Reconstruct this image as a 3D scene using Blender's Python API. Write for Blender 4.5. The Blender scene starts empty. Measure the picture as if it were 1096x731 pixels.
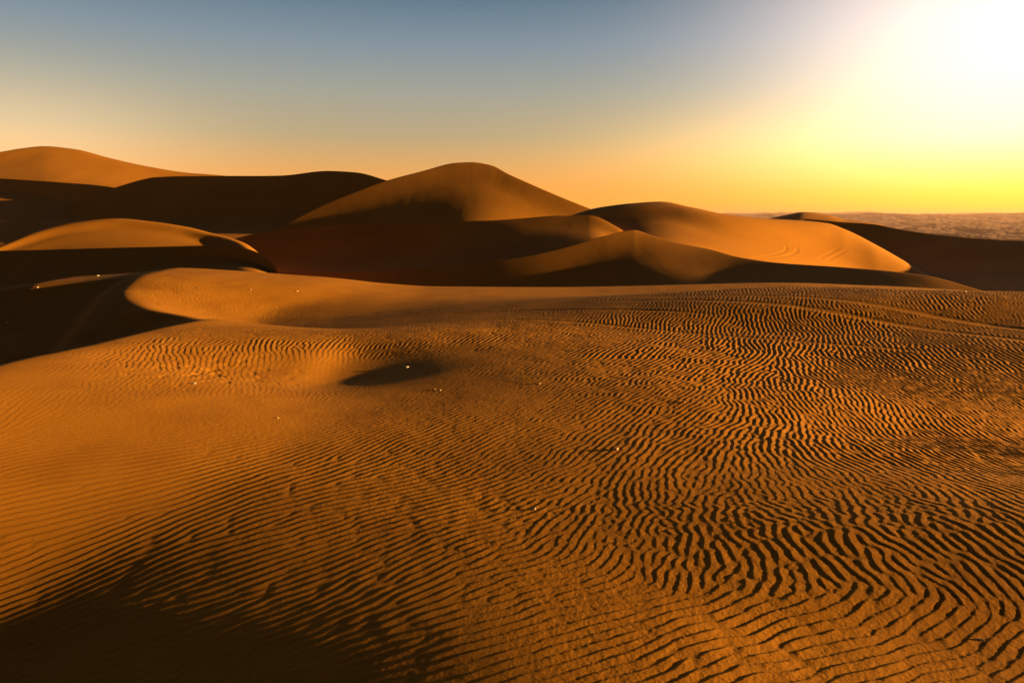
import bpy, math, random
import numpy as np

# ------------------------------------------------------------------ frame of reference
# x to the right, y away from the viewer, z up; metres. The viewer's eye stands EYE above the sand.
EYE, FOC, CX, HY = 1.70, 731.0, 548.0, 231.0
SUN_AZ, SUN_EL = 94.0, 6.2          # degrees clockwise from the viewing direction, degrees above the horizon
rng = np.random.default_rng(7)
random.seed(7)

scene = bpy.context.scene
COL = scene.collection


# ------------------------------------------------------------------ numeric helpers
def sstep(a, b, x):
    t = np.clip((x - a) / (b - a), 0, 1)
    return t * t * (3 - 2 * t)


def pchip(xs, ys, x):
    """Shape-preserving cubic through the points (xs, ys), evaluated at x; flat-slope extrapolation is linear."""
    xs = np.asarray(xs, float); ys = np.asarray(ys, float); x = np.asarray(x, float)
    h = np.diff(xs); d = np.diff(ys) / h
    m = np.zeros_like(ys)
    if len(xs) == 2:
        m[:] = d[0]
    else:
        w1 = 2 * h[1:] + h[:-1]; w2 = h[1:] + 2 * h[:-1]
        ok = d[:-1] * d[1:] > 0
        with np.errstate(divide='ignore', invalid='ignore'):
            hm = (w1 + w2) / (w1 / d[:-1] + w2 / d[1:])
        m[1:-1] = np.where(ok, hm, 0)
        m[0], m[-1] = d[0], d[-1]
    i = np.clip(np.searchsorted(xs, x) - 1, 0, len(xs) - 2)
    t = np.clip((x - xs[i]) / h[i], -0.5, 1.5)
    t2, t3 = t * t, t * t * t
    return ((2 * t3 - 3 * t2 + 1) * ys[i] + (t3 - 2 * t2 + t) * h[i] * m[i]
            + (-2 * t3 + 3 * t2) * ys[i + 1] + (t3 - t2) * h[i] * m[i + 1])


_perm = rng.permutation(512)
_ang = rng.random(512) * 2 * np.pi
_gx, _gy = np.cos(_ang), np.sin(_ang)


def gnoise(x, y, seed=0):
    """2-D gradient noise, about -0.7 .. 0.7."""
    xi = np.floor(x).astype(np.int64); yi = np.floor(y).astype(np.int64)
    xf, yf = x - xi, y - yi
    u = xf * xf * xf * (xf * (xf * 6 - 15) + 10); v = yf * yf * yf * (yf * (yf * 6 - 15) + 10)

    def g(a, b):
        k = _perm[(_perm[(a + seed * 37) & 511] + b) & 511]
        return _gx[k] * (x - a) + _gy[k] * (y - b)
    n0 = g(xi, yi) * (1 - u) + g(xi + 1, yi) * u
    n1 = g(xi, yi + 1) * (1 - u) + g(xi + 1, yi + 1) * u
    return n0 * (1 - v) + n1 * v


def fbm(x, y, octaves=4, seed=0):
    s = 0; a = 1
    for o in range(octaves):
        s = s + a * gnoise(x * 2 ** o + 17.3 * o, y * 2 ** o - 9.1 * o, seed + o); a *= 0.5
    return s


def grid_mesh(name, X, Y, Z, mat, parent=None):
    """A sheet from three 2-D arrays (rows x columns)."""
    nr, nc = X.shape
    co = np.stack([X, Y, Z], -1).reshape(-1, 3).astype(np.float32)
    idx = np.arange(nr * nc).reshape(nr, nc)
    q = np.stack([idx[:-1, :-1], idx[:-1, 1:], idx[1:, 1:], idx[1:, :-1]], -1).reshape(-1, 4)
    # make faces look up
    p = co[q[len(q) // 2]]
    if np.cross(p[1] - p[0], p[3] - p[0])[2] < 0:
        q = q[:, ::-1]
    me = bpy.data.meshes.new(name)
    me.vertices.add(len(co)); me.vertices.foreach_set('co', co.ravel())
    me.loops.add(q.size); me.loops.foreach_set('vertex_index', q.ravel().astype(np.int32))
    me.polygons.add(len(q))
    me.polygons.foreach_set('loop_start', np.arange(0, q.size, 4, dtype=np.int32))
    me.polygons.foreach_set('loop_total', np.full(len(q), 4, np.int32))
    me.polygons.foreach_set('use_smooth', np.ones(len(q), bool))
    me.update(calc_edges=True)
    me.materials.append(mat)
    o = bpy.data.objects.new(name, me); COL.objects.link(o)
    o.parent = parent
    return o


def tag(o, label=None, cat=None, group=None, kind=None):
    if label: o['label'] = label
    if cat: o['category'] = cat
    if group: o['group'] = group
    if kind: o['kind'] = kind
    return o


# ------------------------------------------------------------------ materials
def sand_material(name, base, dark, bump_scales, noise_scale=0.6, rough=0.95, streak=None):
    m = bpy.data.materials.new(name); m.use_nodes = True
    nt = m.node_tree; N = nt.nodes; L = nt.links
    b = N['Principled BSDF']
    b.inputs['Roughness'].default_value = rough
    b.inputs['Specular IOR Level'].default_value = 0.12
    tc = N.new('ShaderNodeTexCoord')
    big = N.new('ShaderNodeTexNoise'); big.inputs['Scale'].default_value = noise_scale
    big.inputs['Detail'].default_value = 6
    grain = N.new('ShaderNodeTexNoise'); grain.inputs['Scale'].default_value = noise_scale * 260
    grain.inputs['Detail'].default_value = 3
    for n in (big, grain): L.new(tc.outputs['Object'], n.inputs['Vector'])
    add = N.new('ShaderNodeMath'); add.operation = 'MULTIPLY_ADD'
    L.new(grain.outputs['Fac'], add.inputs[0]); add.inputs[1].default_value = 0.9
    L.new(big.outputs['Fac'], add.inputs[2])
    ramp = N.new('ShaderNodeValToRGB')
    ramp.color_ramp.elements[0].position = 0.65; ramp.color_ramp.elements[0].color = (*dark, 1)
    ramp.color_ramp.elements[1].position = 1.2 if False else 1.0; ramp.color_ramp.elements[1].color = (*base, 1)
    L.new(add.outputs[0], ramp.inputs[0])
    L.new(ramp.outputs[0], b.inputs['Base Color'])
    prev = None
    for sc, dist, st in bump_scales:
        n = N.new('ShaderNodeTexNoise'); n.inputs['Scale'].default_value = sc; n.inputs['Detail'].default_value = 4
        L.new(tc.outputs['Object'], n.inputs['Vector'])
        bp = N.new('ShaderNodeBump'); bp.inputs['Distance'].default_value = dist; bp.inputs['Strength'].default_value = st
        L.new(n.outputs['Fac'], bp.inputs['Height'])
        if prev: L.new(prev.outputs[0], bp.inputs['Normal'])
        prev = bp
    if streak:      # faint wind ripples, long across the wind
        sc, dist, st, turn = streak
        mp = N.new('ShaderNodeMapping'); mp.inputs['Scale'].default_value = (1, .22, .6); mp.inputs['Rotation'].default_value = (0, 0, turn)
        L.new(tc.outputs['Object'], mp.inputs['Vector'])
        n = N.new('ShaderNodeTexNoise'); n.inputs['Scale'].default_value = sc; n.inputs['Detail'].default_value = 5; n.inputs['Distortion'].default_value = .6
        L.new(mp.outputs[0], n.inputs['Vector'])
        bp = N.new('ShaderNodeBump'); bp.inputs['Distance'].default_value = dist; bp.inputs['Strength'].default_value = st
        L.new(n.outputs['Fac'], bp.inputs['Height'])
        if prev: L.new(prev.outputs[0], bp.inputs['Normal'])
        prev = bp
    if prev: L.new(prev.outputs[0], b.inputs['Normal'])
    return m


SAND_HI, SAND_LO = (0.41, 0.175, 0.013), (0.30, 0.121, 0.008)
M_near = sand_material('rippled_sand', SAND_HI, SAND_LO, [(90, 0.004, 0.5), (420, 0.0016, 0.6)], 1.2)
M_dune = sand_material('dune_sand', SAND_HI, SAND_LO, [(9.0, 0.010, 0.4)], 0.08, streak=(1.5, .03, .22, .5))
M_far = sand_material('far_dune_sand', SAND_HI, SAND_LO, [(0.5, 0.05, 0.12)], 0.02, streak=(.30, .20, .16, .5))
M_plain = sand_material('stony_plain', (0.30, 0.17, 0.11), (0.09, 0.055, 0.05), [(0.012, 6.0, 0.6)], 0.0022)


# ------------------------------------------------------------------ near rippled ground: large shape
RY = [1.0, 3.0, 4.0, 5.0, 6.0, 6.6, 8.2, 10.0, 11.0, 12.0, 13.0, 15.0, 17.0, 18.5, 21.0, 26.0, 40.0]
RX = [-5.4, -5.2, -5.0, -4.85, -4.85, -4.95, -5.02, -5.0, -4.9, -5.6, -6.9, -8.4, -8.9, -9.1, -9.5, -10, -11]
RH = [-.30, -.02, .11, .20, .24, .235, .14, .07, .03, -.10, -.08, .08, .26, .27, -.10, -1.2, -4.5]
RW = [2.0, 2.3, 2.6, 2.8, 2.9, 2.9, 2.9, 2.4, 2.2, 1.8, 2.0, 3.0, 4.6, 5.0, 5.0, 5.0, 5.0]
KX = [-20, -5.4, -3.6, -2.2, 1.3, 5.0, 7.4, 9.9, 13.5, 20]
KZ = [-.1, -.10, -.18, -.25, -.27, -.20, -.15, -.22, -.40, -.6]
# how the flat tilts across the view: (photo x, photo y) -> cosine of the angle between sand and sun
LIE = [(250, 318, .11), (350, 318, .035), (450, 318, .02), (600, 318, .035), (750, 318, .045), (850, 318, .10), (950, 318, .16), (1060, 318, .17),
       (230, 330, .03), (300, 330, .01), (400, 330, .02), (500, 330, .04), (650, 330, .03), (800, 330, .05), (950, 330, .09), (1060, 330, .12),
       (300, 340, .02), (350, 340, .02), (450, 340, .035), (600, 340, .05), (750, 340, .04), (900, 340, .06), (1050, 340, .09),
       (400, 350, .11), (500, 350, .13), (600, 350, .13), (700, 350, .12), (800, 350, .10), (900, 350, .10), (1050, 350, .07),
       (400, 365, .08), (500, 365, .10), (600, 365, .10), (700, 365, .11), (850, 365, .12), (1000, 365, .09),
       (390, 380, .0), (480, 380, .06), (560, 380, .08), (640, 380, .10), (740, 380, .13), (850, 380, .14), (1000, 380, .12),
       (395, 395, -.02), (480, 400, .03), (560, 400, .05), (640, 400, .10), (740, 400, .14), (850, 400, .15), (1000, 400, .14),
       (400, 420, .08), (480, 420, .05), (560, 420, .055), (660, 420, .09), (760, 420, .13), (880, 420, .16), (1000, 420, .17),
       (400, 450, .10), (500, 450, .075), (600, 450, .08), (700, 450, .10), (800, 450, .14), (900, 450, .19), (1050, 450, .19),
       (400, 490, .085), (500, 490, .065), (600, 490, .065), (700, 490, .085), (800, 490, .11), (900, 490, .15), (1060, 490, .19),
       (400, 530, .07), (550, 530, .075), (700, 530, .07), (850, 530, .08), (950, 530, .09), (1070, 530, .12),
       (400, 580, .045), (550, 580, .07), (700, 580, .055), (850, 580, .055), (1000, 580, .06),
       (420, 630, .016), (500, 630, .04), (600, 630, .085), (720, 630, .09), (850, 630, .07), (1000, 630, .06),
       (480, 690, .008), (560, 690, .035), (650, 690, .11), (800, 690, .14), (950, 690, .12), (1060, 690, .09),
       (520, 735, .008), (650, 735, .07), (800, 735, .13), (1000, 735, .12),
       (20, 430, .035), (100, 430, .06), (200, 430, .085), (300, 430, .10), (20, 480, .02), (120, 490, .042), (250, 490, .07), (330, 480, .085),
       (20, 530, .012), (150, 530, .028), (300, 540, .048), (30, 575, -.014), (100, 580, -.010), (200, 590, .002), (330, 610, .018), (100, 640, -.025), (250, 655, -.016), (380, 660, -.002),
       (300, 700, -.022), (420, 700, -.006), (0, 731, -.03), (200, 735, -.03), (380, 735, -.015), (200, 380, .105), (280, 365, .105), (340, 370, .105), (250, 410, .11)]
LX0, LX1, LDX = -13.0, 17.0, .08
LY0, LY1, LN = 1.0, 24.0, 150


def lie_sheet():
    """height of the flat on a grid: the wanted cross tilt summed across from the line of sight"""
    xs = np.arange(LX0, LX1, LDX); ly = np.linspace(math.log(LY0), math.log(LY1), LN)
    X, LY = np.meshgrid(xs, ly); Y = np.exp(LY)
    px = np.clip(CX + FOC * X / Y, -120, 1200)
    num = 0; den = 1e-9
    for a, b, c in LIE:
        yy = math.log(EYE * FOC / (b - HY) * .995)
        w = np.exp(-((px - a) / 75) ** 2 - ((LY - yy) / .075) ** 2) + 1e-4 * np.exp(-((px - a) / 260) ** 2 - ((LY - yy) / .3) ** 2) + 1e-9
        num = num + w * c; den = den + w
    ns = num / den
    global LIE_NS
    LIE_NS = ns
    zx = .108 - ns
    zx = zx * np.exp(-(np.maximum(np.abs(X / Y) - .9, 0) / .5) ** 2)
    z = np.cumsum(zx, 1) * LDX
    i0 = int(round((0 - LX0) / LDX))
    z = z - z[:, i0:i0 + 1]
    k = np.exp(-(np.arange(-4, 5) / 2.0) ** 2); k /= k.sum()
    zp = np.pad(z, ((4, 4), (0, 0)), 'edge')
    return sum(k[i] * zp[i:i + LN] for i in range(9))


LIE_Z = lie_sheet()


def cubic_sample(F, gx, gy):
    ny, nx = F.shape
    gx = np.clip(gx, 1, nx - 2.001); gy = np.clip(gy, 1, ny - 2.001)
    ix = gx.astype(int); iy = gy.astype(int); fx = gx - ix; fy = gy - iy

    def wts(t):   # cubic B-spline: smooth slopes
        return ((1 - t) ** 3 / 6, (3 * t**3 - 6 * t**2 + 4) / 6, (-3 * t**3 + 3 * t**2 + 3 * t + 1) / 6, t**3 / 6)
    wx, wy = wts(fx), wts(fy)
    out = 0
    for j in range(4):
        row = 0
        for i in range(4):
            row = row + wx[i] * F[iy + j - 1, ix + i - 1]
        out = out + wy[j] * row
    return out


def tilt(X, Y, x0, y0, sx, sy, a):
    """A gentle patch whose cross slope at its centre is a."""
    u, v = (X - x0) / sx, (Y - y0) / sy
    return a * (X - x0) * np.exp(-0.5 * (u * u + v * v))


def near_base(X, Y):
    h = pchip(RY, RH, Y); xr = pchip(RY, RX, Y); w = pchip(RY, RW, Y)
    plain = cubic_sample(LIE_Z, (X - LX0) / LDX, (np.log(np.maximum(Y, .3)) - math.log(LY0)) / (math.log(LY1) - math.log(LY0)) * (LN - 1))
    far_edge = sstep(13.5, 17.5, Y)
    kz = pchip(KX, KZ, X)
    plain = plain * (1 - far_edge) + kz * far_edge - .11 * sstep(8, 15, Y) * (1 - far_edge)
    plain = plain - sstep(18.5, 30, Y) * 3.2 - 0.16 * np.maximum(Y - 24, 0)
    # hollow at the right foot of the mound
    hx, hy = X + 1.98, Y - 8.30
    sc = np.where(hx < 0, np.exp(-(np.abs(hx) / .42) ** 2.4), np.exp(-(hx / 1.1) ** 2))
    plain = plain - .064 * sc * np.exp(-0.5 * np.abs(hy / np.clip(.74 - .16 * hx, .35, .8)) ** 3.4)
    d = X - xr
    tt = d / w
    g = .06 * np.logaddexp(0, (1.1095 - np.sqrt(tt * tt + .012)) / .06)
    zr = plain + (h - plain) * g
    a = np.sqrt(d * d + .28 ** 2) - .28
    soft = 1 - .62 * sstep(14.0, 17.0, Y)
    slip = h - (.15 * a + .27 * (1 - np.exp(-a / 1.0))) * soft - .10 * np.maximum(a - 2.6, 0)
    # lower lip of the slip face
    x2 = pchip([9, 11, 13.5, 15.5, 17, 20], [-6.9, -7.5, -8.3, -9.0, -9.3, -9.6], Y)
    slip = slip - .13 * sstep(0, .5, x2 - X) * sstep(8.5, 10, Y) * (1 - sstep(16, 17, Y))
    slip = np.maximum(slip, -1.4 - 0.02 * a - 9 * sstep(18, 34, Y))
    z = np.where(d > 0, zr, slip)
    z = z + (.010 * fbm(X * .55, Y * .55, 3, 5) + .004 * fbm(X * 1.9, Y * 1.9, 2, 9)) * np.clip(lie_at(X, Y) / .10, .12, 1.2)
    return z


# ------------------------------------------------------------------ ripples: phase field grown from aligned wavelets
GX0, GX1, GY0, GY1, GD = -9.0, 15.5, 1.6, 19.0, 0.010
NX, NY = int((GX1 - GX0) / GD), int((GY1 - GY0) / GD)
# crest bearing (degrees from the x axis) at points of the ground
ORI = [(-2.4, 4.2, 36), (-.7, 3.8, 30), (.1, 5.0, 48), (1.25, 6.0, 60), (2.5, 6.0, 72), (2.65, 4.3, 96), (1.7, 3.4, 97),
       (.75, 3.55, 72), (.2, 2.95, 22), (.75, 2.65, 18), (1.6, 2.7, 24), (-1.2, 2.7, 32), (.6, 8.3, 56), (5, 9, 75), (8, 11, 82), (3, 12, 68),
       (-1.5, 12, 60), (-3, 7.5, 112), (-4, 6.5, 105), (3.8, 4.8, 108), (5, 6.5, 92), (-2.5, 5.5, 44), (-.2, 6.6, 52), (6, 15, 78), (-5, 13, 62)]


def ori_field(x, y):
    sx = 0; sy = 0
    for a, b, th in ORI:
        w = 1 / (((x - a) ** 2 + (y - b) ** 2) / (0.15 * (b + 1)) ** 2 + .12) ** 2.4
        sx = sx + w * np.cos(2 * np.radians(th)); sy = sy + w * np.sin(2 * np.radians(th))
    return 0.5 * np.arctan2(sy, sx) % np.pi


def lam_field(x, y):
    """ripple spacing in metres"""
    l = .053 + .014 * sstep(6.5, 8.5, y) + .012 * sstep(11, 16, y)
    l = l + .024 * np.exp(-((x + 2.2) / 1.4) ** 2 - ((y - 4.3) / .9) ** 2)
    l = l + .012 * np.exp(-((x - 1.7) / .9) ** 2 - ((y - 3.5) / .5) ** 2)
    l = l + .002 * (1 - sstep(2.8, 3.4, y))
    return l * (1 + .16 * gnoise(x * .9, y * .9, 21))


def ripple_phase():
    F = np.zeros((NY, NX), np.complex64)
    sp = 0.062
    px, py = np.meshgrid(np.arange(GX0 + .3, GX1 - .3, sp), np.arange(GY0 + .3, GY1 - .3, sp))
    px = (px + rng.uniform(-.4, .4, px.shape) * sp).ravel(); py = (py + rng.uniform(-.4, .4, py.shape) * sp).ravel()
    keep = (np.abs(px) < py * 1.3 + .6)
    px, py = px[keep], py[keep]
    th = ori_field(px, py)
    calm = 1 - .65 * sstep(.6, -.4, px + .35 * (py - 4)) * (1 - sstep(5, 6.5, py))
    th = th + .55 * calm * gnoise(px * 4.5, py * 4.5, 3) + .45 * gnoise(px * .9, py * .9, 13) + .13 * rng.standard_normal(len(px)) * (1 + 2.5 * np.exp(-((px - 1.4) / 1.5) ** 2 - ((py - 3.75) / .5) ** 2))
    lam = lam_field(px, py)
    k = 2 * np.pi / lam
    kx, ky = -np.sin(th) * k, np.cos(th) * k
    SIG = .66 * lam
    order = np.argsort(py + .35 * px)          # grow from one side, each wavelet falling in step with what is there
    ph = np.zeros(len(px))
    for npass in range(2):
        for i in order:
            sig = SIG[i]; R = int(2.3 * sig / GD); off = np.arange(-R, R + 1)
            cx, cy = (px[i] - GX0) / GD, (py[i] - GY0) / GD
            ix, iy = int(cx), int(cy)
            x0, y0 = ix - R, iy - R
            if x0 < 0 or y0 < 0 or x0 + 2 * R + 1 > NX or y0 + 2 * R + 1 > NY:
                continue
            dx = (off + ix - cx) * GD; dy = (off + iy - cy) * GD
            a = np.exp(-.5 * (dx / sig) ** 2 + 1j * kx[i] * dx).astype(np.complex64)
            b = np.exp(-.5 * (dy / sig) ** 2 + 1j * ky[i] * dy).astype(np.complex64)
            V = F[y0:y0 + 2 * R + 1, x0:x0 + 2 * R + 1]
            if npass:
                V -= np.exp(1j * ph[i]).astype(np.complex64) * b[:, None] * a[None, :]
            pr = np.conj(b) @ V @ np.conj(a)
            if abs(pr) > 1e-6:
                p = np.angle(pr) + .25 * rng.standard_normal() * (npass == 0)
            else:
                p = rng.uniform(0, 2 * np.pi)
            ph[i] = p
            V += np.complex64(np.exp(1j * p)) * b[:, None] * a[None, :]
    return F


RF = ripple_phase()
RMAG = float(np.median(np.abs(RF[np.abs(RF) > .2])))


def sample(F, X, Y):
    gx = np.clip((X - GX0) / GD, 0, NX - 1.001); gy = np.clip((Y - GY0) / GD, 0, NY - 1.001)
    ix = gx.astype(np.int32); iy = gy.astype(np.int32)
    fx = (gx - ix).astype(np.float32); fy = (gy - iy).astype(np.float32)
    return ((F[iy, ix] * (1 - fx) + F[iy, ix + 1] * fx) * (1 - fy) + (F[iy + 1, ix] * (1 - fx) + F[iy + 1, ix + 1] * fx) * fy)


def ripples(X, Y):
    # crests kink in chevrons that line up down-wind
    kink = np.abs(gnoise(X * 1.6 + 3, Y * 5.2, 33)) - .25 + .6 * gnoise(X * 3.1, Y * 11, 35)
    f = sample(RF, X + (.020 + .026 * np.exp(-((X - 1.5) / 1.7) ** 2 - ((Y - 3.7) / .5) ** 2)) * kink * sstep(3.0, 3.6, Y) * (1 - .7 * sstep(.6, -.4, X + .35 * (Y - 4)) * (1 - sstep(5, 6.5, Y))), Y)
    r = (np.angle(f) / (2 * np.pi)) % 1.0
    q = .73
    rise = np.clip(r / q, 0, 1); fall = np.clip((r - q) / (1 - q), 0, 1)
    p = np.where(r < q, .72 * rise + .28 * rise * rise * (3 - 2 * rise), 1 - fall * fall * (3 - 2 * fall))
    mag = np.clip(np.abs(f) / (RMAG * .8), 0, 1)
    xr = pchip(RY, RX, Y); d = X - xr
    amp = .052 * lam_field(X, Y) * (1 + .35 * gnoise(X * .7, Y * .7, 31))
    ns = cubic_sample(LIE_NS, (X - LX0) / LDX, (np.log(np.maximum(Y, .3)) - math.log(LY0)) / (math.log(LY1) - math.log(LY0)) * (LN - 1))
    amp = amp * np.clip(ns / .095, .42, 1.65)
    amp = amp * (1 + .45 * sstep(.4, -.6, X) * sstep(2.6, 3.2, Y) * (1 - sstep(4.6, 5.4, Y)))
    amp = amp * (1 + .85 * sstep(-.2, 1.6, X) * sstep(4.2, 5.0, Y) * (1 - sstep(8.5, 10, Y)) + .5 * sstep(8.5, 10, Y))
    amp = amp * (1 + .9 * np.exp(-((X - 1.5) / 1.7) ** 2 - ((Y - 3.72 + .22 * (X - 1)) / .42) ** 2))
    amp = amp * (1 + .0 * np.exp(-((X - 1.7) / 1.0) ** 2 - ((Y - 3.55) / .42) ** 2))      # tall ripples, near right
    amp = amp * (1 + .15 * (1 - sstep(2.6, 3.4, Y))) * (1 + .45 * sstep(6, 9, Y))
    # smooth mound shoulder, hollow and slip face
    sm = np.exp(-((X + 2.6) / 1.2) ** 2 - ((Y - 5.9) / .55) ** 2)
    amp = amp * (1 - .85 * sm)
    amp = amp * (1 - .97 * np.exp(-((X + 1.3) / .9) ** 4 - ((Y - 7.9) / .85) ** 4))
    amp = amp * (1 - .8 * np.exp(-((X + 2.4) / .8) ** 2 - ((Y - 7.8) / .9) ** 2))
    amp = amp * sstep(-.15, .6, d)
    amp = amp * (1 - .45 * sstep(14.5, 17, Y)) * (1 - sstep(17.5, 19, Y))
    amp = amp * (1 - sstep(1.12, 1.26, np.abs(X) / (Y + .3)))
    on = (X > GX0 + .5) & (X < GX1 - .5) & (Y > GY0 + .4) & (Y < GY1 - .3)
    return np.where(on, amp * p * mag, 0)


# wheel ruts: (polyline, depth, half width)
RUTS = [([(-3.4, 11.95), (-1.9, 11.9), (-.6, 11.75), (.9, 11.1), (2.9, 9.9), (5.5, 8.6)], .005, .06),
        ([(-3.6, 13.2), (-1.9, 13.1), (-.5, 12.9), (1.2, 12.3), (3.2, 11.3)], .008, .07),
        ([(1.6, 13.3), (3.4, 12.4), (5.5, 10.9), (6.6, 9.7), (7.6, 8.4)], .006, .09),
        ([(2.0, 13.9), (3.8, 13.0), (6.0, 11.5), (7.2, 10.3), (8.4, 8.8)], .006, .09)]


def rut_profile(X, Y):
    """(depth to take away, how far ripples are pressed flat)"""
    z = np.zeros_like(X); flat = np.zeros_like(X)
    for pts, dep, hw in RUTS:
        xs = [p[0] for p in pts]; ys = [p[1] for p in pts]
        xx = np.linspace(xs[0], xs[-1], 160); yy = pchip(xs, ys, xx)
        m = (X > xs[0] - 1) & (X < xs[-1] + 1) & (Y > min(ys) - 1) & (Y < max(ys) + 1)
        if not m.any(): continue
        yc = pchip(xs, ys, X[m]); sl = (pchip(xs, ys, X[m] + .05) - yc) / .05
        dd = (Y[m] - yc) / np.sqrt(1 + sl * sl)
        e = sstep(xs[0] - .2, xs[0] + .8, X[m]) * (1 - sstep(xs[-1] - .6, xs[-1] + .3, X[m]))
        prof = -dep * np.exp(-(dd / hw) ** 4) + .45 * dep * np.exp(-((np.abs(dd) - 1.7 * hw) / (.5 * hw)) ** 2)
        z[m] += prof * e; flat[m] = np.maximum(flat[m], .8 * e * np.exp(-(dd / (1.6 * hw)) ** 4))
    return z, flat


def lie_at(X, Y):
    return cubic_sample(LIE_NS, (X - LX0) / LDX, (np.log(np.maximum(Y, .3)) - math.log(LY0)) / (math.log(LY1) - math.log(LY0)) * (LN - 1))


def lowlit(X, Y):
    return np.clip(lie_at(X, Y) / .08, .25, 1)


def near_height(X, Y):
    rz, fl = rut_profile(X, Y)
    z = near_base(X, Y) + ripples(X, Y) * (1 - fl) + rz
    xr = pchip(RY, RX, Y)
    fine = sstep(-.2, .8, X - xr) * (1 - sstep(12, 18, Y))
    z = z + fine * lowlit(X, Y) * (.0009 * gnoise(X * 24, Y * 24, 41) + .0009 * gnoise(X * 52, Y * 52, 43))
    # small secondary ripples between the large ones
    m2 = sstep(.0, .25, gnoise(X * 1.7, Y * 1.7, 57)) * (1 - sstep(5.5, 7, Y)) * fine
    z = z + m2 * .00045 * np.sin(2 * np.pi * (X * .35 + Y * .94) / .024 + 7 * gnoise(X * 5, Y * 5, 58)) * np.exp(-((X - 1.5) / 1.6) ** 2 - ((Y - 3.7) / .6) ** 2)
    # pock-marked patch on the mound
    pk = np.exp(-((X + 3.3) / .8) ** 2 - ((Y - 7.5) / .8) ** 2)
    z = z - pk * .034 * np.clip(gnoise(X * 7, Y * 7, 51) - .12, 0, 1)
    return z


def build_ground():
    step = 1.5 / 1024 * .8
    tc = np.arange(-.84, .84, step)
    side = np.concatenate([np.arange(.84, 1.30, step * 2), 1.30 + np.cumsum(np.geomspace(.004, .35, 24))])
    t = np.concatenate([-side[::-1], tc, side])
    ys = [.35, .6, .9, 1.2, 1.5, 1.75]
    y = 2.0
    while y < 19:
        ys.append(y); y += min(.45 * y * y / 1160, .055)
    while y < 44:
        ys.append(y); y += .25
    y = np.array(ys)
    T, Yg = np.meshgrid(t, y)
    Xg = T * (Yg + .0)
    Z = near_height(Xg, Yg)
    # far edge sinks under the dunes behind
    o = grid_mesh('sand_ground', Xg, Yg, Z, M_near)
    tag(o, 'rippled orange sand flat in front, with a mound on the left', kind='structure')
    return o


build_ground()


VERBOSE = False


# ------------------------------------------------------------------ dunes: sheets lofted through ridge and foot lines
def to_world(x, y, Y):
    return (x - CX) / FOC * Y, Y, EYE - (y - HY) * Y / FOC


RELAX = .012


def slope_line(u, pts, ref, zy, above=None):
    """Distances along a ridge line whose cross slope (rise per metre to the right) is given at its points
    as (x, y, cross slope); ref = (x, distance) where it starts, zy = how steeply the face falls towards the viewer.
    With above = (distances, heights) of the line before it, ref is found from zy."""
    y = pchip([p[0] for p in pts], [p[1] for p in pts], u)
    k = max(int(26 / (u[1] - u[0])), 1)
    wz = np.hanning(2 * k + 3)[1:-1]
    zx = np.convolve(np.interp(np.arange(-k, len(u) + k) * (u[1] - u[0]) + u[0], [p[0] for p in pts], [p[2] for p in pts]), wz / wz.sum(), 'valid')
    dy = np.gradient(y, u)
    D = np.zeros_like(u)
    i0 = int(np.argmin(np.abs(u - ref[0])))
    if above is not None:
        Y1, Z1 = above
        D[i0] = (zy[i0] * Y1[i0] - Z1[i0] + EYE) / (zy[i0] + (y[i0] - HY) / FOC)
    else:
        D[i0] = ref[1]
    h = u[1] - u[0]
    for stp in (1, -1):
        i = i0
        while 0 <= i + stp < len(u):
            Y = D[i]
            q = zy[i]
            if above is not None:
                Z = EYE - (y[i] - HY) * Y / FOC
                q = np.clip((above[1][i] - Z) / max(above[0][i] - Y, .5), .12, .8)
            den = max(zx[i] * (u[i] - CX) / FOC + (y[i] - HY) / FOC + q, .06)
            Yn = Y + stp * h * (-Y * (dy[i] + zx[i]) / FOC / den)
            if above is not None:
                A, B = above[0][i + stp], above[1][i + stp]
                e = (y[i + stp] - HY) / FOC
                # keep the face between these two lines near its intended steepness
                nom = (zy[i] * A - B + EYE) / (zy[i] + e)
                Yn = min(Yn + RELAX * h * (nom - Yn), A * .995)
            D[i + stp] = Yn; i += stp
    return y, D


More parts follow.
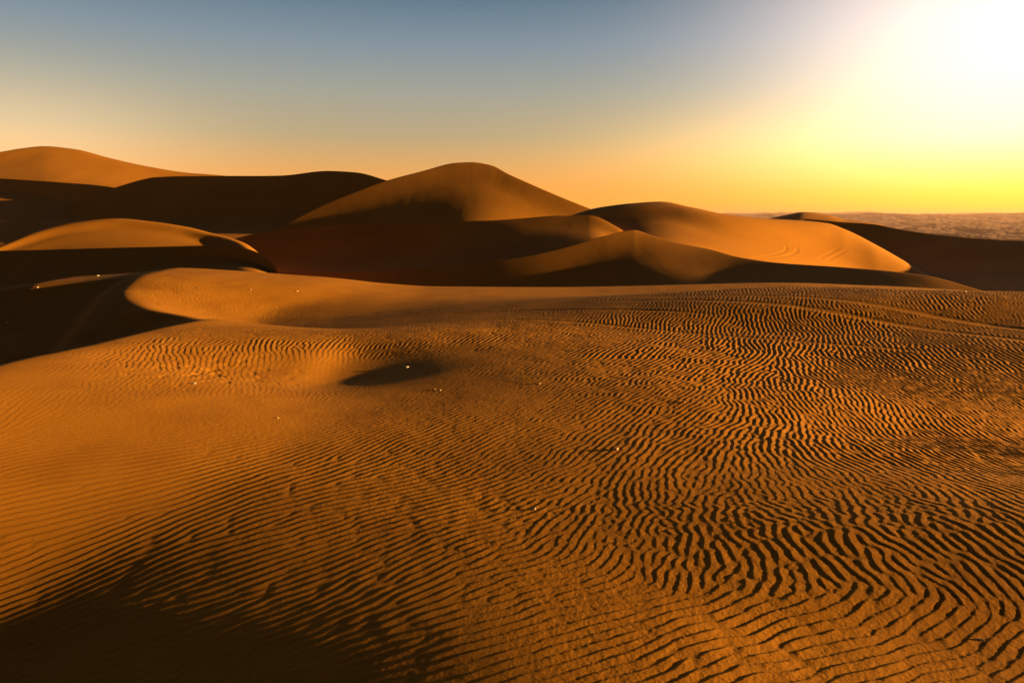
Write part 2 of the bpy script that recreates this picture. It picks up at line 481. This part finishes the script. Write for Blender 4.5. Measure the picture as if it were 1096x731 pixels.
def dune(name, curves, label, mat, ncol=420, nrow=46, wob=0.0, wob_scale=.02, sharp=(), cut=None, xr=None, back=None):
    """curves: back to front. Each is a list of (x, y, distance) along one ridge or foot line, or a dict for slope_line().
    back = (run, drop) adds a lee side behind the first line."""
    lists = [(c['p'] if 'p' in c else curves[0]['p']) if isinstance(c, dict) else c for c in curves]
    x0 = xr[0] if xr else max(c[0][0] for c in lists); x1 = xr[1] if xr else min(c[-1][0] for c in lists)
    u = np.linspace(x0, x1, ncol)
    Ys, Zs = [], []

    def cv(q, win=95.0):
        if not isinstance(q, list): return np.full_like(u, q)
        k = max(int(win / (u[1] - u[0])), 1)
        v = np.interp(np.arange(-k, len(u) + k) * (u[1] - u[0]) + u[0], [p[0] for p in q], [p[1] for p in q])
        w_ = np.hanning(2 * k + 3)[1:-1]
        return np.convolve(v, w_ / w_.sum(), 'valid')

    for c in curves:
        if isinstance(c, dict) and 's' in c:
            # a face falling from the line before it: run s towards the viewer at steepness zy
            run = cv(c['s'])
            # kinks of the ridge line die out down the face
            k = max(int(c.get('w', 60) / (u[1] - u[0])), 1)
            wk = np.hanning(2 * k + 3)[1:-1]; wk /= wk.sum()
            Yb, Zb = (np.convolve(np.pad(q, k, 'reflect', reflect_type='odd'), wk, 'valid') for q in (Ys[-1], Zs[-1]))
            dd = Yb - run
            yy = HY + FOC * (EYE - (Zb - run * cv(c['zy']))) / dd
        elif isinstance(c, dict):
            ab = (Ys[-1], Zs[-1]) if (Ys and 'Y' not in c) else None
            zy = c['zy']
            if ab is None and isinstance(curves[1], dict): zy = curves[1]['zy']
            zy = cv(zy)
            yy, dd = slope_line(u, c['p'], (c['x'], c.get('Y')), zy, ab)
        else:
            yy = pchip([p[0] for p in c], [p[1] for p in c], u); dd = pchip([p[0] for p in c], [p[2] for p in c], u)
            if Ys: dd = np.minimum(dd, Ys[-1] - .5) if isinstance(curves[0], dict) else dd
        Ys.append(dd); Zs.append(EYE - (yy - HY) * dd / FOC)
    if back:
        for run, drop in ((back[0] * .4, back[1] * .25), (back[0], back[1])):
            Ys.insert(0, Ys[-len(curves)] + run); Zs.insert(0, Zs[-len(curves)] - drop)
        # lee side first
        curves = [None, None] + list(curves)
        sharp = tuple(q + 2 for q in sharp)
    if VERBOSE: print(label, [(round(float(q.min()), 1), round(float(q.max()), 1)) for q in Ys])
    Ys, Zs = np.array(Ys), np.array(Zs)
    n = len(curves)
    br = [0] + sorted(s for s in sharp if 0 < s < n - 1) + [n - 1]
    VY, VZ = [], []
    for a, b in zip(br[:-1], br[1:]):
        seg = np.arange(a, b + 1, dtype=float)
        v = np.linspace(a, b, nrow * (b - a) + 1)
        if b != n - 1: v = v[:-1]
        for vv in v:
            VY.append(None)
        i = np.clip(v.astype(int), a, b - 1)

        def interp(Q):
            k = np.arange(a, b + 1)
            d = np.diff(Q[a:b + 1], axis=0)
            m = np.zeros_like(Q[a:b + 1])
            if len(k) > 2:
                ok = d[:-1] * d[1:] > 0
                with np.errstate(divide='ignore', invalid='ignore'):
                    hm = 2 * d[:-1] * d[1:] / (d[:-1] + d[1:])
                m[1:-1] = np.where(ok, hm, 0)
            m[0], m[-1] = d[0], d[-1]
            out = []
            for vv, ii in zip(v, i):
                t = vv - ii; j = ii - a
                out.append((2 * t**3 - 3 * t**2 + 1) * Q[ii] + (t**3 - 2 * t**2 + t) * m[j]
                           + (-2 * t**3 + 3 * t**2) * Q[ii + 1] + (t**3 - t**2) * m[j + 1])
            return out
        VY = [q for q in VY if q is not None] + interp(Ys)
        VZ = VZ + interp(Zs)
    Yg = np.array(VY); Zg = np.array(VZ)
    Xg = (u[None, :] - CX) / FOC * Yg
    if wob:
        Zg = Zg + wob * fbm(Xg * wob_scale, Yg * wob_scale, 4, 61)
    if cut is not None:
        Zg = Zg + cut(Xg, Yg, Zg)
    o = grid_mesh(name, Xg, Yg, Zg, mat)
    tag(o, label, kind='structure')
    return o


# tall dune, far left
dune('dune', [
    dict(p=[(-160, 196, -.02), (-60, 174, -.03), (0, 163, -.05), (25, 159, -.05), (47, 157, -.07), (80, 160, -.08), (120, 170, -.09), (160, 179, -.09), (200, 185, -.06), (260, 190, -.03), (340, 200, 0), (480, 230, 0)], x=47, Y=460, zy=.38),
    dict(p=[(-160, 216, .0), (0, 180, -.02), (47, 176, -.03), (100, 185, -.05), (160, 198, -.06), (260, 212, -.02), (480, 250, 0)], x=47, zy=.33),
    dict(p=[(-160, 240, .04), (0, 206, .02), (123, 212, -.02), (260, 232, 0), (480, 268, 0)], x=47, zy=.26),
    [(-160, 275, 200), (0, 262, 220), (123, 262, 220), (260, 265, 230), (480, 285, 230)],
], 'tall orange dune with a sunlit crest at the far left', M_far, wob=.4, wob_scale=.018, sharp=(0,), back=(120, 45))
# shoulder in shade below it
dune('dune', [
    dict(p=[(-160, 183, .08), (0, 191, .12), (60, 195, .2), (123, 201, .2), (150, 210, -.3), (190, 238, -.6), (220, 262, -.6)], x=123, Y=314, zy=.6),
    dict(p=[(-160, 212, .2), (0, 220, .2), (60, 224, .2), (110, 228, .2), (150, 240, -.3), (190, 262, -.5), (220, 276, -.5)], x=110, zy=.5),
    dict(p=[(-160, 238, .2), (0, 244, .2), (60, 248, .2), (110, 252, .15), (150, 262, -.3), (220, 290, -.4)], x=110, zy=.3),
    [(-160, 300, 170), (0, 300, 180), (123, 300, 190), (220, 300, 190)],
], 'shaded shoulder below the tall far left dune', M_far, wob=.15, sharp=(0,), back=(60, 26))
# dark rounded dune between the two tall ones
dune('dune', [
    dict(p=[(60, 236, .2), (100, 208, .2), (123, 201, .2), (150, 193, .2), (165, 190, .2), (200, 188.5, .19), (250, 188.5, .18), (300, 188, .18), (350, 183, .2), (380, 184.5, .2), (413, 193, .16), (440, 201, -.2), (470, 212, -.3)], x=250, Y=282, zy=.5),
    dict(p=[(60, 256, .2), (123, 222, .2), (165, 212, .2), (250, 210, .19), (330, 207, .2), (380, 210, .1), (413, 217, -.3), (470, 238, -.4)], x=250, zy=.5),
    dict(p=[(60, 270, .2), (123, 243, .2), (165, 236, .2), (250, 236, .19), (330, 234, .15), (380, 240, -.2), (413, 248, -.4), (470, 262, -.4)], x=250, zy=.4),
    [(60, 300, 140), (165, 275, 150), (250, 272, 160), (350, 275, 165), (470, 300, 165)],
], 'dark rounded dune in shade between the two tall ones', M_far, wob=.2, sharp=(0,), back=(110, 30))
# central pyramid dune
dune('dune', [
    dict(p=[(180, 288, .18), (250, 264, .18), (300, 243, .17), (350, 218, .14), (380, 206, .11), (413, 194, .08), (450, 184, .06), (490, 174.5, .05), (505, 174, .05), (525, 177, .05), (545, 187, .03), (600, 211, .01), (632, 224, -.03), (680, 244, -.02), (720, 262, 0)], x=505, Y=242, zy=.42),
    dict(s=[(180, 14), (500, 22), (720, 16)], zy=[(180, .60), (300, .55), (413, .46), (470, .425), (530, .405), (600, .415), (720, .47)]),
    dict(s=[(180, 22), (500, 30), (720, 24)], zy=[(180, .50), (300, .46), (413, .39), (490, .335), (560, .31), (640, .33), (720, .38)]),
    dict(s=[(180, 28), (500, 34), (720, 28)], zy=[(180, .30), (300, .28), (413, .23), (490, .19), (720, .22)]),
    dict(s=[(180, 34), (500, 38), (720, 34)], zy=.12),
], 'pointed dune in the middle with its right face lit', M_far, wob=.12, wob_scale=.02, sharp=(0,), back=(110, 26))
# sunlit dome, mid left
dune('dune', [
    dict(p=[(-140, 300, .08), (-60, 284, .07), (0, 263, .06), (40, 247, .05), (80, 238, .02), (125, 234, -.02), (160, 237, -.04), (200, 243, -.05), (228, 250, -.02), (240, 253, .12), (262, 261, .17), (275, 270, .17), (292, 292, .1)], x=125, Y=74, zy=.32),
    dict(p=[(-140, 306, .1), (0, 272, .08), (80, 251, .01), (125, 247, -.02), (190, 253, -.05), (215, 259, .0), (235, 265, .15), (262, 276, .16), (292, 306, .1)], x=125, zy=.28),
    dict(p=[(-140, 318, .1), (0, 290, .09), (80, 271, .03), (125, 267, .0), (190, 270, .02), (230, 280, .15), (262, 292, .15), (292, 318, .1)], x=125, zy=.22),
    [(-140, 345, 33), (0, 318, 41), (125, 302, 46), (292, 330, 50)],
], 'low dome of a dune lit orange at the left, before the shaded slopes', M_dune, wob=.05, wob_scale=.06, back=(25, 7))
# low dark ridge before it
dune('dune', [
    dict(p=[(-160, 276, .2), (0, 268.5, .2), (60, 267, .2), (120, 265.5, .2), (180, 264, .2), (220, 263, .2), (250, 264, .2), (272, 269, .2), (300, 288, .2)], x=120, Y=50, zy=.45),
    dict(p=[(-160, 288, .2), (0, 281, .19), (120, 277, .18), (220, 275, .18), (250, 276, .2), (272, 281, .2), (300, 298, .2)], x=120, zy=.35),
    dict(p=[(-160, 304, .2), (0, 297, .18), (120, 292, .17), (220, 289, .17), (250, 291, .2), (300, 312, .2)], x=120, zy=.25),
    dict(p=[(-160, 340, .2), (0, 330, .18), (120, 322, .17), (220, 318, .17), (300, 335, .2)], x=120, zy=.16),
], 'low dark ridge in shade at the left, before the sunlit dome', M_dune, wob=.03, wob_scale=.1, sharp=(0,), back=(14, 4))
# long shaded ridge across the middle
dune('dune', [
    dict(p=[(180, 276, .2), (250, 256, .18), (265, 252, .17), (300, 246, .16), (330, 242, .16), (400, 240, .16), (450, 240, .16), (490, 237, .16), (530, 236, .12), (560, 234, .11), (600, 231, .115), (630, 231, .15), (660, 243, .17), (690, 268, .15)], x=450, Y=88, zy=.4),
    dict(p=[(180, 284, .2), (265, 264, .2), (330, 257, .2), (400, 256, .22), (450, 256, .22), (490, 252, .22), (560, 247, .16), (630, 244, .14), (690, 280, .15)], x=450, zy=.35),
    dict(p=[(180, 300, .2), (265, 282, .17), (330, 276, .18), (450, 276, .22), (500, 272, .24), (560, 268, .22), (630, 262, .2), (690, 292, .2)], x=450, zy=.25),
    [(180, 330, 58), (330, 325, 56), (560, 312, 54), (690, 320, 54)],
], 'long shaded ridge across the middle below the pointed dune', M_dune, wob=.06, wob_scale=.05, sharp=(0,), back=(40, 9))
# big lit slope, right of the middle


def far_tracks(X, Y, Z):
    z = np.zeros_like(X)
    px = CX + FOC * X / Y; py = HY + FOC * (EYE - Z) / Y
    px, py = px[46:], py[46:]
    for pts in ([(835, 260), (841, 263), (842, 267), (838, 270), (828, 273), (812, 275.5), (795, 277), (775, 279)],
                [(847, 262), (853, 265), (852, 270), (844, 273.5), (830, 276), (812, 277.5), (795, 279)],
                [(896, 267), (888, 271), (878, 276.5)], [(906, 268.5), (897, 272.5), (886, 278)]):
        w = []
        for a, b in pts:
            k = np.argmin((px - a) ** 2 + (py - b) ** 2)
            w.append((X[46:].ravel()[k], Y[46:].ravel()[k]))
        d = np.full(X.shape, 9.0)
        for (x0, y0), (x1, y1) in zip(w[:-1], w[1:]):
            l2 = (x1 - x0) ** 2 + (y1 - y0) ** 2 + 1e-9
            t = np.clip(((X - x0) * (x1 - x0) + (Y - y0) * (y1 - y0)) / l2, 0, 1)
            d = np.minimum(d, np.hypot(X - x0 - t * (x1 - x0), Y - y0 - t * (y1 - y0)))
        z += -.018 * np.exp(-(d / .16) ** 2) + .012 * np.exp(-((d - .34) / .14) ** 2)
    return z


dune('dune', [
    dict(p=[(560, 244, .12), (600, 234, .12), (640, 222.5, .12), (680, 217.5, .09), (707, 216, .02), (740, 222, -.06), (780, 230, -.13), (820, 234, -.15), (860, 236.5, -.16), (885, 239, -.2), (905, 246, -.4), (940, 264, -.5), (1000, 300, -.6)], x=707, Y=101, zy=.2),
    dict(s=[(560, 14), (707, 15), (940, 16)], zy=[(560, .22), (640, .20), (707, .16), (780, .19), (860, .23), (940, .28)]),
    dict(s=[(560, 16), (707, 18), (940, 20)], zy=[(560, .16), (640, .15), (707, .12), (780, .15), (860, .19), (940, .24)]),
    dict(s=[(560, 18), (707, 20), (940, 22)], zy=[(560, .10), (640, .09), (707, .08), (780, .10), (860, .13), (940, .16)]),
], 'broad slope right of the middle glowing orange with wheel tracks', M_dune, ncol=700, nrow=70, wob=.04, wob_scale=.07, cut=far_tracks, back=(55, 9))
# slip face in shade, right edge: a ridge running towards the viewer
dune('dune', [
    [(860, 262, 200), (960, 275, 185), (1096, 300, 165), (1400, 380, 130)],
    [(860, 234, 150), (900, 238, 138), (940, 241, 131), (960, 245, 126), (1000, 251, 117), (1040, 255, 109), (1096, 258, 101), (1200, 262, 86), (1400, 270, 66)],
    [(860, 262, 138), (900, 262, 128), (960, 272, 110), (1000, 281, 99), (1040, 287, 90), (1096, 292, 82), (1200, 300, 68), (1400, 310, 54)],
    [(860, 290, 112), (900, 290, 105), (960, 301, 88), (1000, 310, 77), (1040, 322, 66), (1096, 332, 57), (1200, 345, 50), (1400, 355, 40)],
], 'dark slip face in shade at the right edge of the lit slope', M_dune, wob=.1, wob_scale=.05, sharp=(1,))
# nearer ridge with a pointed lit crest, its long arms in shade
dune('dune', [
    dict(p=[(60, 300, .2), (250, 291, .19), (330, 291.5, .19), (400, 290, .18), (450, 286, .17), (500, 282.5, .15), (560, 275, .115), (600, 266, .085), (650, 252, .05), (678, 246.5, -.01), (700, 253, -.03), (730, 261, .0), (760, 267, .06), (790, 275, .15), (830, 281, .19), (900, 286, .20), (990, 295, .20), (1040, 308, .2), (1080, 320, .2)], x=678, Y=52, zy=.26),
    dict(s=[(60, 8), (678, 7), (1080, 4.5)], zy=[(60, .25), (500, .30), (600, .30), (670, .27), (720, .19), (900, .12), (1080, .16)]),
    dict(s=[(60, 8), (678, 7), (1080, 4.5)], zy=[(60, .18), (500, .21), (600, .205), (690, .19), (740, .12), (900, .03), (1080, .08)]),
    dict(s=[(60, 10), (678, 9), (1080, 6)], zy=[(60, .14), (600, .15), (720, .07), (1080, .07)]),
], 'nearer ridge with a pointed lit crest and long shaded arms', M_dune, ncol=700, wob=.02, wob_scale=.1, sharp=(0,), back=(16, 4))
# little dunes on the skyline, right of the middle
dune('dune', [
    [(780, 262, 300), (865, 262, 300), (980, 270, 300)],
    [(780, 243, 225), (815, 236, 222), (840, 230.5, 220), (862, 227, 220), (885, 230, 216), (905, 235, 210), (935, 239, 205), (980, 252, 200)],
    [(780, 255, 185), (862, 246, 185), (905, 252, 180), (980, 262, 175)],
], 'small dark dune peak on the skyline at the right', M_far, ncol=200, wob=.1)


# ------------------------------------------------------------------ far plain to the horizon
def build_plain():
    t = np.concatenate([np.linspace(-4, -1, 30)[:-1], np.linspace(-1, .3, 120)[:-1], np.linspace(.3, 1.1, 420)[:-1], np.linspace(1.1, 4, 30)])
    y = np.geomspace(26, 26000, 470)
    T, Y = np.meshgrid(t, y); X = T * Y
    z = -6 - 8 * sstep(50, 150, Y) - 56 * sstep(150, 900, Y)
    z = z + 16 * sstep(400, 1500, Y) * (np.abs(fbm(X / 260, Y / 700, 6, 71)) * 2.2 - .6)
    z = z + 22 * sstep(2500, 5000, Y) * fbm(X / 1300, Y / 1500, 5, 77)
    hill = sstep(6500, 9500, Y) * (74 + 66 * fbm(X / 1700, Y / 2600, 5, 81)) + sstep(13000, 19000, Y) * (45 + 80 * fbm(X / 3800, Y / 5200, 5, 85))
    z = z + hill
    o = grid_mesh('desert_plain', X, Y, z, M_plain)
    tag(o, 'hazy stony plain and low hills reaching the horizon', kind='structure')


build_plain()

# ------------------------------------------------------------------ dusty evening air
def build_haze():
    x0, x1, y0, y1, z0, z1 = -30000, 30000, -60, 26500, -420, 130
    me = bpy.data.meshes.new('haze')
    v = [(x, y, z) for z in (z0, z1) for y in (y0, y1) for x in (x0, x1)]
    f = [(0, 2, 3, 1), (4, 5, 7, 6), (0, 1, 5, 4), (2, 6, 7, 3), (0, 4, 6, 2), (1, 3, 7, 5)]
    me.from_pydata(v, [], f); me.update()
    m = bpy.data.materials.new('dusty_air'); m.use_nodes = True
    nt = m.node_tree
    nt.nodes.remove(nt.nodes['Principled BSDF'])
    pv = nt.nodes.new('ShaderNodeVolumePrincipled')
    pv.inputs['Color'].default_value = (.88, .60, .52, 1); pv.inputs['Density'].default_value = 3.5e-5; pv.inputs['Anisotropy'].default_value = .3
    nt.links.new(pv.outputs[0], nt.nodes['Material Output'].inputs['Volume'])
    me.materials.append(m)
    o = bpy.data.objects.new('haze', me); COL.objects.link(o); o['kind'] = 'stuff'; o['label'] = 'thin dusty evening air over the plain'


build_haze()


# ------------------------------------------------------------------ stones and shards lying on the sand
def stone_material(name, c0, c1):
    m = bpy.data.materials.new(name); m.use_nodes = True
    nt = m.node_tree; b = nt.nodes['Principled BSDF']; b.inputs['Roughness'].default_value = .7
    tc = nt.nodes.new('ShaderNodeTexCoord'); n = nt.nodes.new('ShaderNodeTexNoise'); n.inputs['Scale'].default_value = 60
    n.inputs['Detail'].default_value = 5
    r = nt.nodes.new('ShaderNodeValToRGB')
    r.color_ramp.elements[0].position = .35; r.color_ramp.elements[0].color = (*c0, 1)
    r.color_ramp.elements[1].position = .65; r.color_ramp.elements[1].color = (*c1, 1)
    nt.links.new(tc.outputs['Object'], n.inputs['Vector']); nt.links.new(n.outputs['Fac'], r.inputs[0])
    nt.links.new(r.outputs[0], b.inputs['Base Color'])
    bp = nt.nodes.new('ShaderNodeBump'); bp.inputs['Strength'].default_value = .5; bp.inputs['Distance'].default_value = .002
    nt.links.new(n.outputs['Fac'], bp.inputs['Height']); nt.links.new(bp.outputs[0], b.inputs['Normal'])
    return m


M_white = stone_material('bleached_shell', (.36, .32, .25), (.54, .50, .43))
M_tan = stone_material('tan_stone', (.34, .20, .08), (.50, .33, .14))
M_grey = stone_material('pale_stone', (.27, .21, .14), (.42, .35, .26))


def stone_mesh(name, size, kind, seed, mat):
    """A rock cut by random planes (pebble), a thin broken plate (flake), or a tapered splinter (shard); size = half extents."""
    import bmesh
    r = random.Random(seed)
    bm = bmesh.new()
    bmesh.ops.create_icosphere(bm, subdivisions=3, radius=1.0)
    planes = []
    for _ in range({'pebble': 9, 'flake': 7, 'shard': 6}[kind]):
        v = Vector((r.gauss(0, 1), r.gauss(0, 1), r.gauss(0, .7))).normalized()
        planes.append((v, r.uniform(.55, .85)))
    for v in bm.verts:
        p = v.co.copy()
        for n, d in planes:
            e = p.dot(n) - d
            if e > 0: p -= n * e
        if kind == 'shard': p.y *= .45 + .55 * (1 - abs(p.x)); p.z += .25 * p.x * p.x
        if kind == 'flake': p.z *= .8 + .3 * math.sin(3 * p.x + seed)
        p += Vector((r.uniform(-1, 1), r.uniform(-1, 1), r.uniform(-1, 1))) * .025
        v.co = Vector((p.x * size[0], p.y * size[1], p.z * size[2]))
    me = bpy.data.meshes.new(name); bm.to_mesh(me); bm.free(); me.materials.append(mat)
    return me


def ground_hit(px, py):
    Y = np.linspace(2.0, 22.0, 60000)
    X = (px - CX) / FOC * Y
    z = near_base(X, Y); ray = EYE - (py - HY) * Y / FOC
    k = int(np.argmax(z >= ray))
    x, y = X[k], Y[k]
    return x, y, float(near_height(np.array([x]), np.array([y]))[0])


STONES = [  # px, py, kind, length in photo pixels, height ratio, material, turn, tilt, name, label, group
    (571, 545.5, 'shard', 8, .55, M_white, -25, 18, 'shell_fragment', 'bright white shell fragment standing among the tall dark ripples near the middle', None),
    (1049, 685, 'shard', 11, .30, M_white, -15, 6, 'bone_splinter', 'thin white splinter lying in the coarse ripples at the lower right corner', None),
    (659, 482, 'flake', 9, .60, M_tan, -30, 24, 'stone_flake', 'golden tan stone flake casting the longest shadow over fine ripples', None),
    (731, 431, 'flake', 7, .55, M_tan, -20, 20, 'stone_flake', 'tan stone flake with a short dark shadow, up-slope right of the golden one', None),
    (577, 411, 'flake', 6, .45, M_tan, -10, 15, 'stone_flake', 'small tan flake lying on the dim sand right of the hollow', None),
    (435, 393.5, 'pebble', 6, .6, M_white, 10, 0, 'pebble', 'small white pebble at the edge of the dark hollow', None),
    (465, 417, 'pebble', 3, .7, M_grey, 0, 0, 'pebble', 'tiny grey pebble below the hollow, left one of a close pair', None),
    (471, 418, 'pebble', 3, .7, M_grey, 50, 0, 'pebble', 'tiny grey pebble below the hollow, right one of a close pair', None),
    (208, 411, 'pebble', 5, .8, M_grey, 30, 0, 'pebble', 'pale pebble on the mound, ending a thin straight shadow', None),
    (297, 447.5, 'pebble', 4, .6, M_tan, 15, 0, 'pebble', 'tan pebble on the smooth sand below the mound', None),
    (986, 405, 'flake', 5, .6, M_tan, 5, 15, 'stone_flake', 'tan flake among bright fine ripples at the right, below the wheel ruts', None),
    (1026, 431, 'flake', 5, .55, M_tan, -35, 15, 'stone_flake', 'brown flake on the brightest rippled sand near the right edge', None),
    (1012, 312, 'pebble', 5, .6, M_grey, 0, 0, 'pebble', 'pale pebble on the far rim of the flat, leftmost of three at the right', None),
    (1033, 313.5, 'pebble', 5, .6, M_grey, 40, 0, 'pebble', 'pale pebble on the far rim of the flat, middle of three at the right', None),
    (1041, 314.2, 'pebble', 4, .7, M_grey, 70, 0, 'pebble', 'pale pebble on the far rim of the flat, rightmost of three', None),
    (105, 295.5, 'pebble', 3.5, .8, M_white, 20, 0, 'pebble', 'white pebble on the shaded rim at the left, upper one', None),
    (40, 308, 'pebble', 3, .8, M_white, 20, 0, 'pebble', 'white pebble on the shaded rim near the left edge, lower one', None),
    (8, 346, 'shard', 6, .4, M_white, 10, 0, 'shell_fragment', 'pale shell fragment down in the shaded slip face at the left edge', None),
    (212, 309, 'pebble', 3, .7, M_grey, 0, 0, 'pebble', 'pale pebble on the lit back of the left dune, nearest its crest', None),
    (268, 310.5, 'pebble', 3, .7, M_grey, 25, 0, 'pebble', 'pale pebble on the back of the left dune, middle one of a spread row', None),
    (318, 312, 'pebble', 3, .7, M_grey, 55, 0, 'pebble', 'pale pebble on the back of the left dune, farthest right of a spread row', None),
]
from mathutils import Vector
for n_, (px_, py_, kd, ln, hr, mt, rz, ti, nm, lb, gp) in enumerate(STONES):
    x_, y_, z_ = ground_hit(px_, py_)
    hl = .5 * ln * y_ / FOC
    hz = max(hl * hr, .004)
    o_ = bpy.data.objects.new(nm, stone_mesh(nm, (hl, hl * (.35 if kd == 'shard' else .7), hz * (.8 if kd == 'shard' else .6)), kd, 11 + n_, mt))
    COL.objects.link(o_)
    o_.location = (x_, y_, z_ + hz * .30)
    o_.rotation_euler = (0, -math.radians(ti), math.radians(rz))
    tag(o_, lb, {'pebble': 'pebble', 'stone_flake': 'stone', 'bone_splinter': 'splinter', 'shell_fragment': 'shell'}[nm], 'small stones scattered on the sand')

# ------------------------------------------------------------------ camera
cam = bpy.data.cameras.new('camera'); cam_o = bpy.data.objects.new('camera', cam); COL.objects.link(cam_o)
cam.sensor_width = 36; cam.sensor_fit = 'HORIZONTAL'; cam.lens = 36 * FOC / 1096
cam.shift_y = -(365.5 - HY) / 1096
cam.clip_start = .05; cam.clip_end = 60000
cam_o.location = (0, 0, EYE); cam_o.rotation_euler = (math.pi / 2, 0, 0)
scene.camera = cam_o

# ------------------------------------------------------------------ sun and sky
az, el = math.radians(SUN_AZ), math.radians(SUN_EL)
sd = (math.sin(az) * math.cos(el), math.cos(az) * math.cos(el), math.sin(el))
sun = bpy.data.lights.new('sun', 'SUN'); sun.energy = 4.4; sun.angle = math.radians(.6); sun.color = (1.0, .56, .17)
so = bpy.data.objects.new('sun', sun); COL.objects.link(so)
from mathutils import Vector
so.rotation_euler = Vector(sd).to_track_quat('Z', 'Y').to_euler()

w = bpy.data.worlds.new('World'); scene.world = w; w.use_nodes = True
nt = w.node_tree; N, L = nt.nodes, nt.links
bg = N['Background']
EXPO = 2.0
BG = .10


def lin(c):
    return tuple(((v / 255 / 12.92) if v < 10 else ((v / 255 + .055) / 1.055) ** 2.4) for v in c)


def mth(op, a, b=None, c=None, clamp=False):
    n = N.new('ShaderNodeMath'); n.operation = op; n.use_clamp = clamp
    for i, q in enumerate((a, b, c)):
        if q is None: continue
        if isinstance(q, (int, float)): n.inputs[i].default_value = q
        else: L.new(q, n.inputs[i])
    return n.outputs[0]


def mixc(kind, fac, a, b):
    n = N.new('ShaderNodeMix'); n.data_type = 'RGBA'; n.blend_type = kind; n.clamp_result = False
    if isinstance(fac, (int, float)): n.inputs[0].default_value = fac
    else: L.new(fac, n.inputs[0])
    for i, q in ((6, a), (7, b)):
        if isinstance(q, tuple): n.inputs[i].default_value = (*q, 1)
        else: L.new(q, n.inputs[i])
    return n.outputs[2]


def ramp_node(fac, stops, lo, hi):
    """colour stops given in degrees (or any unit) between lo and hi"""
    f = mth('DIVIDE', mth('SUBTRACT', fac, lo), hi - lo, clamp=True)
    r = N.new('ShaderNodeValToRGB'); el_ = r.color_ramp.elements
    while len(el_) < len(stops): el_.new(.5)
    for e, (p, c) in zip(el_, stops):
        e.position = (p - lo) / (hi - lo); e.color = (*c, 1)
    L.new(f, r.inputs[0])
    return r.outputs[0]


tc = N.new('ShaderNodeTexCoord')
nv = N.new('ShaderNodeVectorMath'); nv.operation = 'NORMALIZE'; L.new(tc.outputs['Generated'], nv.inputs[0])
sp = N.new('ShaderNodeSeparateXYZ'); L.new(nv.outputs[0], sp.inputs[0])
eld = mth('MULTIPLY', mth('ARCSINE', sp.outputs['Z']), 180 / math.pi)
K = 1 / (2 ** EXPO * BG)
sc_ = lambda c, g=1.0: tuple(v * g for v in lin(c))
base = ramp_node(eld, [(-1.5, sc_((120, 80, 50))), (-.2, sc_((235, 150, 60))), (1.0, sc_((252, 170, 64))), (2.4, sc_((250, 168, 78))), (4.4, sc_((220, 168, 102))),
                       (6.6, sc_((186, 166, 126))), (10.2, sc_((160, 162, 148))), (13.9, sc_((129, 146, 157))), (17.6, sc_((92, 120, 138))),
                       (24, sc_((54, 70, 84))), (38, sc_((22, 29, 38)))], -2, 40)
# warm glow around the low sun's haze, redder close to the horizon
azd = mth('ARCTAN2', sp.outputs['X'], sp.outputs['Y'])
elr = mth('ARCSINE', sp.outputs['Z'])


def lobe_at(a0, e0, wa, we):
    u = mth('DIVIDE', mth('SUBTRACT', azd, math.radians(a0)), wa); v = mth('DIVIDE', mth('SUBTRACT', elr, math.radians(e0)), we)
    return mth('POWER', math.e, mth('MULTIPLY', mth('ADD', mth('POWER', mth('ABSOLUTE', u), 2.0), mth('POWER', mth('ABSOLUTE', v), 2.0)), -1.0))


lobe = lobe_at(38.5, 10.5, .278, .23)
tint = ramp_node(eld, [(-1, (1.2, .55, .0)), (1.5, (1.3, .85, .04)), (3, (1.35, .95, .25)), (5.5, (1.4, 1.0, .62)), (10, (1.38, 1.0, .72)), (20, (1.38, .97, .78))], -2, 20)
glow = mixc('MULTIPLY', 1.0, tint, mixc('MIX', lobe, (0, 0, 0), (1, 1, 1)))
# the sky is darker away from the sunset
away = mth('SMOOTH_MIN', 1.0, mth('MAXIMUM', mth('MULTIPLY_ADD', sp.outputs['Y'], .75, .46), .25), .1)
base = mixc('MULTIPLY', 1.0, base, mixc('MIX', away, (0, 0, 0), (1, 1, 1)))
# pale warmth low on the far left
glow2 = mixc('MIX', lobe_at(-37, 5.0, .20, .075), (0, 0, 0), (.34, .24, .14))
glow3 = mixc('MIX', lobe_at(24, 5.0, .27, .062), (0, 0, 0), (.50, .28, .05))
glow2 = mixc('ADD', 1.0, glow2, glow3)
total = mixc('ADD', 1.0, mixc('ADD', 1.0, base, glow), glow2)
sky = N.new('ShaderNodeTexSky'); sky.sky_type = 'NISHITA'; sky.sun_disc = False
sky.sun_elevation = el; sky.sun_rotation = az
sky.air_density = 1.0; sky.dust_density = 1.5; sky.ozone_density = 1.0
scaled = mixc('MULTIPLY', 1.0, total, (K, K, K))
final = mixc('ADD', .02, scaled, sky.outputs[0])
L.new(final, bg.inputs['Color']); bg.inputs['Strength'].default_value = BG

scene.render.engine = 'CYCLES'
scene.cycles.max_bounces = 6; scene.cycles.diffuse_bounces = 2
scene.view_settings.view_transform = 'Standard'; scene.view_settings.look = 'None'
scene.view_settings.exposure = EXPO; scene.view_settings.gamma = 1.0
